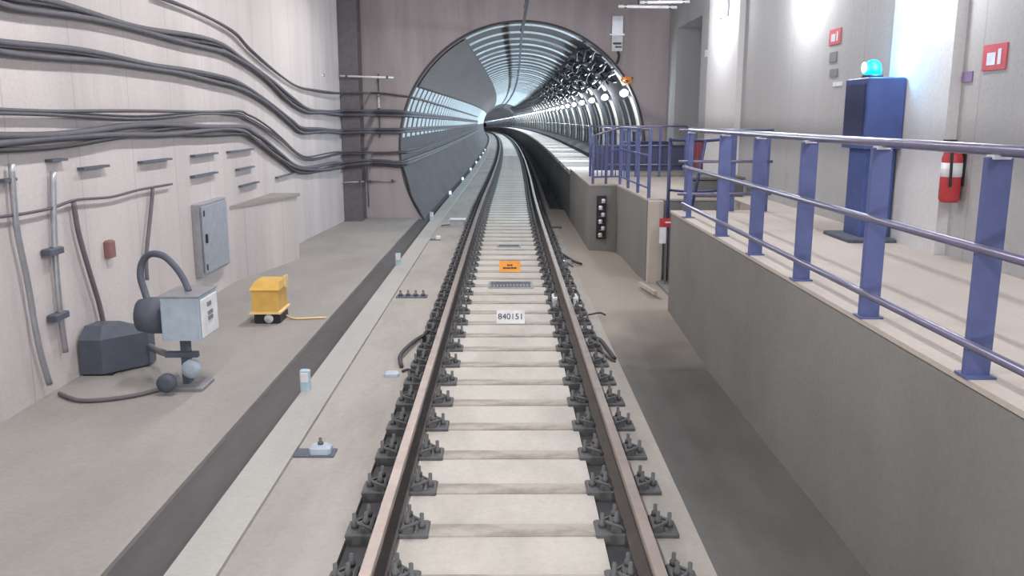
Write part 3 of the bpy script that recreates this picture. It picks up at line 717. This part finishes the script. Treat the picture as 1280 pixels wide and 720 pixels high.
# second railing on the inner side of the far platform
r = empty('inner_railing', 'second blue railing on the far platform behind the edge railing', 'railing', (2.9, 17.6, F0))
pp = [(1.75, 18.6), (2.2, 18.4), (2.7, 18.4), (3.2, 18.4), (3.75, 18.4)]
for x, y in pp: part(MB().bev(x-.025, x+.025, y-.022, y+.022, F0, 2.1, .004), 'post', M['blue'], r)
for z, nme in ((2.1, 'top_rail'), (1.7, 'middle_rail'), (1.3, 'bottom_rail')):
    part(MB().tube([(x, y, z) for x, y in pp], .018, 8), nme, M['bluebar'], r)
part(MB().box(1.78, 3.72, 18.425, 18.44, 1.18, 1.68), 'infill_panel', M['lowdark'], r)
r = empty('low_cabinet', 'dark navy low cabinet on the far platform against the portal wall', 'cabinet', (3.2, 20.9, F0))
part(MB().bev(2.75, 3.86, 20.6, 21.2, F0, 1.72, .02), 'body', M['lowdark'], r)
for x in (2.78, 3.33): part(MB().bev(x, x+.5, 20.575, 20.599, F0+.06, 1.66, .005), 'door', M['dblue2'], r)

# insulator rack on the end face
q = onY(752, 252, 16.36)
r = empty('insulator_rack', 'upright rack of small white insulators on the end face of the far platform', 'insulator rack', (q.x, 16.38, -.1))
part(MB().box(q.x-.09, q.x+.09, 16.36, 16.398, -.0, .82), 'back_plate', M['black'], r)
for i in range(6):
    part(MB().lathe((q.x+(.03 if i % 2 else -.02), 16.3, .08+i*.13), [(.02, -.04), (.045, -.035), (.03, -.01), (.045, .01), (.03, .035), (.02, .04)], 12, 'Z'), 'insulator', M['cap'], r)
    part(MB().box(q.x-.05, q.x+.05, 16.3, 16.359, .03+i*.13, .045+i*.13), 'arm', M['charcoal'], r)

# red and white barrier sign in the gap
r = empty('gap_sign', 'small red and white sign fixed low in the gap by the steps', 'sign', (2.35, 12.0, .5))
q = onY(834, 278, 12.9)
part(MB().box(q.x-.115, q.x+.115, 12.9, 12.915, q.z-.07, q.z+.06), 'red_plate', M['red'], r)
part(MB().box(q.x-.11, q.x-.01, 12.9, 12.915, q.z-.32, q.z-.075), 'white_plate', M['white'], r)
part(MB().box(q.x-.03, q.x+.1, 12.893, 12.8995, q.z-.01, q.z+.012), 'white_stripe', M['white'], r)
part(MB().box(q.x-.015, q.x+.015, 12.916, 12.94, -.25, q.z+.05), 'stake', M['steelcol'], r)

# ------------------------------------------------------------------ things on the right wall
r = empty('call_pillar', 'tall blue call pillar with a glowing blue-green beacon on top', 'pillar', (3.62, 8.7, PF))
part(MB().bev(3.42, 3.79, 8.42, 8.98, 1.98, 2.66, .012), 'head_box', M['dblue'], r)
part(MB().bev(3.48, 3.78, 8.5, 8.92, PF+.04, 1.979, .01), 'shaft', M['dblue'], r)
part(MB().box(3.41, 3.419, 8.47, 8.93, 2.04, 2.6), 'face_panel', M['dblue2'], r)
part(MB().bev(3.32, 3.79, 8.35, 9.05, PF, PF+.04, .01), 'plinth', M['charcoal'], r)
bc = (3.56, 8.68)
part(MB().lathe((bc[0], bc[1], 2.661), [(.10, 0), (.10, .03), (.085, .032)], 20), 'beacon_base', M['black'], r)
bl = part(MB().lathe((bc[0], bc[1], 2.693), [(.080, 0), (.082, .05), (.072, .10), (.045, .135), (.0, .145)], 20), 'beacon_lens', M['beacon'], r)
part(MB().lathe((bc[0]-.096, bc[1]-.02, 2.76), [(0, -.004), (.05, -.004), (.05, .004), (0, .004)], 16, 'X'), 'beacon_lamp', M['beaconcore'], r)

q = Vector((3.81, 7.68, 1.83))
r = empty('fire_extinguisher', 'red fire extinguisher hanging on the right wall near the blue pillar', 'fire extinguisher', (3.80, 7.45, 1.58))
ye = 7.45
part(MB().lathe((3.80, ye, 1.56), [(.07, 0), (.085, .03), (.085, .38), (.06, .44), (.03, .47)], 20), 'cylinder', M['red'], r)
part(MB().lathe((3.80, ye, 2.03), [(.03, 0), (.03, .04), (.015, .05)], 12).box(3.71, 3.82, ye-.012, ye+.012, 2.07, 2.095), 'valve', M['black'], r)
part(MB().tube(smooth_path([(3.78, ye-.03, 2.05), (3.74, ye-.1, 2.0), (3.74, ye-.11, 1.85), (3.75, ye-.1, 1.7)], 5), .012), 'hose', M['black'], r)
part(MB().box(3.884, 3.899, ye-.04, ye+.04, 1.7, 2.0), 'wall_bracket', M['black'], r)
part(MB().lathe((3.80, ye, 1.78), [(.0863, 0), (.0863, .12)], 20), 'label_band', M['white'], r)
def plate(name, x0, y0, x1, y1, m, lab, cat, xx=3.888, det=None):
    a, b = onX(x0, y0, xx), onX(x1, y1, xx)
    c = Vector((xx+.012, (a.y+b.y)/2, (a.z+b.z)/2))
    r = empty(name, lab, cat, c)
    part(MB().box(xx, xx+.011, min(a.y, b.y), max(a.y, b.y), min(a.z, b.z), max(a.z, b.z)), 'plate', m, r)
    if det: det(r, xx, min(a.y, b.y), max(a.y, b.y), min(a.z, b.z), max(a.z, b.z))
    return r
def det_fire(r, x, ya, yb, za, zb):
    cy, cz, w, h = (ya+yb)/2, (za+zb)/2, yb-ya, zb-za
    part(MB().box(x-.003, x-.0005, cy-w*.06, cy+w*.3, cz-h*.3, cz+h*.18).box(x-.003, x-.0005, cy-w*.3, cy-w*.16, cz-h*.3, cz+h*.3), 'symbol', M['cap'], r)
signred = mat('sign_red', (196, 88, 96))
plate('fire_sign', 1037, 38, 1050, 54, signred, 'small red fire sign high on the right wall left of the blue pillar', 'sign', det=det_fire)
plate('notice_plate', 1037, 66, 1045, 77, M['grey'], 'small grey notice plate just below the red fire sign', 'plate')
plate('notice_plate', 1037, 87, 1046, 95, M['grey'], 'lower small grey notice plate under the red fire sign', 'plate')
plate('notice_plate', 1041, 103, 1052, 107, M['white'], 'narrow white plate lowest under the red fire sign', 'plate')
plate('fire_sign', 1230, 57, 1256, 86, signred, 'larger red fire sign on the right wall beyond the blue pillar towards the right edge', 'sign', det=det_fire)
plate('notice_plate', 1203, 90, 1214, 102, mat('purple_plate', (140, 120, 160)), 'small purple plate on the right wall between blue pillar and large red sign', 'plate')
r = plate('switch_box', 881, 63, 886, 70, M['white'], 'tiny white switch box on the wall left of the bright pilaster', 'switch box')
a = onX(889, 34, 3.87); b = onX(889, 96, 3.87)
tag(MB().tube([(3.87, a.y, b.z), (3.87, a.y, a.z)], .028).box(3.85, 3.9, a.y-.04, a.y+.04, b.z-.3, b.z).build('wall_conduit', M['galv'], loc=(3.87, a.y, b.z)), 'pale vertical conduit on the right wall just left of the bright pilaster', 'conduit')
q = onZ(953, 236, PF)
r = empty('hydrant_box', 'small red-brown box on the platform at the foot of the right wall', 'box', (3.8, q.y, PF))
part(MB().bev(3.72, 3.88, q.y-.15, q.y+.15, PF, PF+.34, .015), 'body', mat('faded_red_brown', (150, 96, 92)), r)
part(MB().bev(3.70, 3.89, q.y-.17, q.y+.17, PF+.34, PF+.37, .008), 'lid', mat('faded_red_brown_lid', (140, 90, 88)), r)
r = empty('red_cabinet', 'small dull red cabinet hung on the right wall beyond the bright pilaster', 'cabinet', (3.82, 17.4, 1.25))
part(MB().bev(3.72, 3.899, 17.2, 17.75, 1.22, 1.85, .015), 'body', mat('dull_red_paint', (128, 62, 76)), r)
part(MB().bev(3.705, 3.719, 17.23, 17.72, 1.25, 1.82, .003), 'door', mat('dull_red_door', (118, 56, 70)), r)
r = empty('storage_crate', 'low brown-grey crate on the landing behind the railing', 'crate', (3.35, 13.9, F0))
part(MB().bev(2.9, 3.7, 13.6, 14.3, F0, F0+.28, .02), 'body', M['trough'], r)
part(MB().bev(2.88, 3.72, 13.58, 14.32, F0+.28, F0+.32, .008), 'lid', M['trough'], r)

# ------------------------------------------------------------------ sign, ring, rail over the portal
a, b = onY(765.5, 20, PY-.06), onY(778, 64, PY-.06)
r = empty('hanging_plate', 'tall narrow white two-part plate on the portal wall above the tunnel right side', 'plate', Vector(((a.x+b.x)/2, PY-.05, b.z)))
zm = onY(770, 43, PY-.06).z
part(MB().box(a.x, b.x, PY-.06, PY-.045, zm+.02, a.z), 'upper_plate', M['galv'], r)
part(MB().box(a.x, b.x, PY-.06, PY-.045, b.z, zm-.02), 'lower_plate', M['white'], r)
part(MB().box(a.x-.05, b.x+.05, PY-.045, PY-.001, zm-.018, zm+.018), 'bracket', M['cap'], r)
part(MB().rbox(((a.x+b.x)/2, PY-.064, b.z+.18), .2, .006, .05, 0, 0).rbox(((a.x+b.x)/2+.03, PY-.064, b.z+.1), .16, .006, .04), 'symbol', M['charcoal'], r)
cable('plate_cable', [Vector(((a.x+b.x)/2+.02, PY-.05, b.z)), Vector(((a.x+b.x)/2+.05, PY-.05, b.z-.12)), Vector(((a.x+b.x)/2, PY-.05, b.z-.3))], .03, M['cabledark'], 'short dark cable hanging below the white two-part plate')
q = onY(783, 100, PY-.08); ring = [q+Vector((.12*math.cos(t), -.02*math.sin(2*t), .07*math.sin(t))) for t in [2*PI*i/20 for i in range(21)]]
r = empty('orange_ring', 'orange cable ring hanging at the tunnel rim just above the first lamp', 'ring', q)
part(MB().tube(ring, .022, 8, False), 'loop', M['orange'], r)
part(MB().tube([q+Vector((.1, 0, .02)), q+Vector((.16, .07, .06))], .012), 'wall_clip', M['charcoal'], r)
part(MB().tube([q+Vector((-.12, 0, 0)), q+Vector((.02, 0, .03)), q+Vector((.12, .0, 0))], .014), 'tie', M['orange'], r)
bar('overhead_tube', onY(773, 8, 18), onY(846, 9, 18), .03, M['white'], 'lower of two slim pale tubes high above the right side of the portal', 'tube')
bar('overhead_tube', onY(800, 3, 17.6), onY(862, 2, 17.6), .03, M['white'], 'upper of two slim pale tubes high above the right side of the portal', 'tube')
for x in (2.6, 3.3):
    tag(MB().tube([(x, 18, 4.5), (x, 18, 5.8)], .012).build('hanger_rod', M['charcoal'], loc=(x, 18, 5.8)), 'thin rod holding the %s end of the slim overhead tubes' % ('left' if x < 3 else 'right'), 'rod')
q0, q1 = onY(838, 40, PY-.05), onY(838, 165, PY-.05)
tag(MB().tube([(q0.x, PY-.03, q1.z), (q0.x, PY-.03, q0.z)], .014).build('wall_conduit', M['galv'], loc=(q0.x, PY-.03, q1.z)), 'thin pale vertical conduit on the portal wall above the far railing', 'conduit')
# overhead conductor rail
r = empty('conductor_rail', 'slim dark overhead conductor rail running into the tunnel crown', 'conductor rail', (.33, PY, 4.3))
part(sweep([(.30, 4.25), (.36, 4.25), (.35, 4.33), (.31, 4.33)], stations(6, 190)), 'bar', M['charcoal'], r)
for D in [8+4.6*i for i in range(30)]:
    p = W(D, .33, 4.33); top = 5.8 if D < PY else TZ+TR+cz_(D)-.002
    part(MB().tube([p, (p.x, p.y, top)], .014, 6).lathe((p.x, p.y, p.z), [(.03, 0), (.045, .02), (.03, .04), (.045, .06), (.03, .08)], 10), 'hanger', M['cabledark'], r)

# dark service cables along the right haunch of the tunnel
names = ['topmost', 'second', 'third', 'fourth', 'fifth', 'sixth', 'seventh', 'eighth', 'lowest']
for i in range(9):
    P = []; D = PY+.1; a = 57-i*2.6; ph = random.random()*6
    while D < 150:
        amp = max(.2, 1.6-(D-PY)*.03)
        P.append(T(D, a+amp*math.sin(D*1.3+ph)+.5*math.sin(D*3.1+ph*2), TR-.10-.05*(i % 3)-.03*math.sin(D*2.3+ph))); D += .7 if D < 60 else 3
    tag(MB().tube(P, .035-.004*(i % 3), 6).build('tunnel_cable', M['cabledark'], loc=P[0]), '%s dark service cable sagging along the upper right of the tunnel' % names[i], 'cable', 'service cables in the tunnel')
for i, D in enumerate([PY+.45+1.53*k for k in range(26)]):
    mb = MB(); P = [T(D, a, TR-.04) for a in (34, 40, 46, 52, 58)]
    mb.tube(P, .03, 6)
    for a in (38, 45, 52): mb.tube([T(D, a, TR-.04), T(D, a+1, TR-.26)], .018, 5)
    tag(mb.build('cable_bracket', M['rib'] if i % 3 == 0 else M['cabledark'], loc=P[0]), 'curved cable bracket in the row on the upper right of the tunnel', 'bracket', 'cable brackets in the tunnel')
# handrail along right tunnel wall
P = [W(D, 3.2, 1.95) for D in stations(PY+.3, 150)]
tag(MB().tube(P, .02, 6).build('tunnel_handrail', M['galv'], loc=P[0]), 'thin handrail along the right wall above the tunnel walkway', 'handrail')

# ------------------------------------------------------------------ lamps
def plight(loc, p, c, rad=.08, name='lamp_light'):
    l = bpy.data.lights.new(name, 'POINT'); l.energy = p; l.color = c; l.shadow_soft_size = rad
    o = bpy.data.objects.new(name, l); COL.objects.link(o); o.location = loc; return o
# tunnel lamps
for i, D in enumerate(LD[:62]):
    c = T(D, 28, TR-.16)
    if i == 0: lab = 'nearest round white lamp at the right rim of the tunnel under the orange ring'
    elif i == 1: lab = 'second round white lamp along the right side of the tunnel'
    elif i == 2: lab = 'third round white lamp along the right side of the tunnel'
    else: lab = 'small round white lamp in the receding row along the right side of the tunnel'
    r = empty('tunnel_lamp', lab, 'lamp', c, 'lamps in the tunnel')
    if i > 14: g_ = .6
    else: g_ = .8
    part(MB().lathe(c, [(.0, -.10*g_), (.06*g_, -.095*g_), (.10*g_, -.05*g_), (.11*g_, 0), (.10*g_, .03)], 14, 'Y'), 'globe', M['lampwhite'] if i < 10 else M['lampfar'], r)
    part(MB().lathe(c, [(.11, .031), (.12, .05), (.10, .08)], 14, 'Y'), 'housing', M['charcoal'], r)
    part(MB().tube([c+Vector((.02, .06, 0)), T(D+.06, 28, TR-.01)], .02), 'arm', M['charcoal'], r)
    if i > 30 and i % 2: continue
    plight(T(D-.15, 28.5, TR-.42), 45 if i < 14 else 50, (.84, .94, 1.0), .06)
    l = bpy.data.lights.new('tunnel_lamp_beam', 'AREA'); l.shape = 'DISK'; l.size = .2; l.energy = 200 if i < 12 else 300; l.color = (.76, .90, 1.0)
    o = bpy.data.objects.new('tunnel_lamp_beam', l); COL.objects.link(o); o.location = T(D, 28, TR-.27)
    o.rotation_euler = (T(D, 100, 1.0)-T(D, 28, TR)).to_track_quat('-Z', 'Y').to_euler()
# wall luminaires of the right chamber
for i, (D, z, x) in enumerate([(15.75, 4.15, 3.66), (11.6, 4.05, 3.76), (7.9, 4.0, 3.66), (3.9, 4.0, 3.76), (0, 4.0, 3.76)]):
    lab = ['glaring wall lamp on the bright pilaster near the portal', 'glaring wall lamp high on the right wall between the two pilasters', 'wall lamp above the blue pillar', 'wall lamp high on the right wall over the near platform', 'wall lamp high on the right wall beside the train'][i]
    r = empty('wall_luminaire', lab, 'lamp', (x, D, z), 'wall lamps of the platform')
    wx = 3.9 if x > 3.7 else 3.8
    part(MB().bev(wx-.05, wx-.0005, D-.28, D+.28, z-.14, z+.14, .01), 'housing', M['galv'], r)
    part(MB().bev(wx-.14, wx-.051, D-.26, D+.26, z-.13, z+.12, .03), 'diffuser', M['tube'], r)
    plight((wx-.42, D, z-.02), 120, (.98, .98, 1.0), .14)
# unseen fill lamps added under the ceiling to brighten the track bay
for i, D in enumerate((-3, 2, 7, 12, 17)):
    r = empty('ceiling_luminaire', 'long tube lamp hung under the ceiling over the left floor', 'lamp', (-1.6, D, 5.5), 'ceiling tube lamps')
    part(MB().bev(-1.72, -1.48, D-.75, D+.75, 5.62, 5.7, .01), 'housing', M['white'], r)
    part(MB().tube([(-1.6, D-.7, 5.57), (-1.6, D+.7, 5.57)], .03), 'tube', M['ceiltube'], r)
    part(MB().tube([(-1.6, D-.5, 5.7), (-1.6, D-.5, 5.8)], .01).tube([(-1.6, D+.5, 5.7), (-1.6, D+.5, 5.8)], .01), 'hanger', M['charcoal'], r)
    l = bpy.data.lights.new('ceiling_light', 'AREA'); l.shape = 'RECTANGLE'; l.size = .25; l.size_y = 1.5; l.energy = 165; l.color = (1, .965, .945)
    o = bpy.data.objects.new('ceiling_light', l); COL.objects.link(o); o.location = (-1.6, D, 5.5)
# train headlights (below the cab)
for x in (-.8, .8):
    l = bpy.data.lights.new('train_headlight', 'SPOT'); l.energy = 300; l.spot_size = math.radians(75); l.spot_blend = 1; l.shadow_soft_size = .12; l.color = (1, .97, .93)
    o = bpy.data.objects.new('train_headlight', l); COL.objects.link(o); o.location = (x, -.4, 1.0); o.rotation_euler = (PI/2-.12, 0, 0)
plight((bc[0]+.02, bc[1]-.16, 2.80), 14, (.15, .6, 1.0), .06, 'beacon_light')

w = bpy.data.worlds.new('world'); scene.world = w; w.use_nodes = True
w.node_tree.nodes['Background'].inputs[0].default_value = (.75, .77, .8, 1); w.node_tree.nodes['Background'].inputs[1].default_value = .17
vs_ = scene.view_settings; vs_.view_transform = 'Standard'; vs_.look = 'None'; vs_.exposure = -.1; vs_.gamma = 1; vs_.use_curve_mapping = False
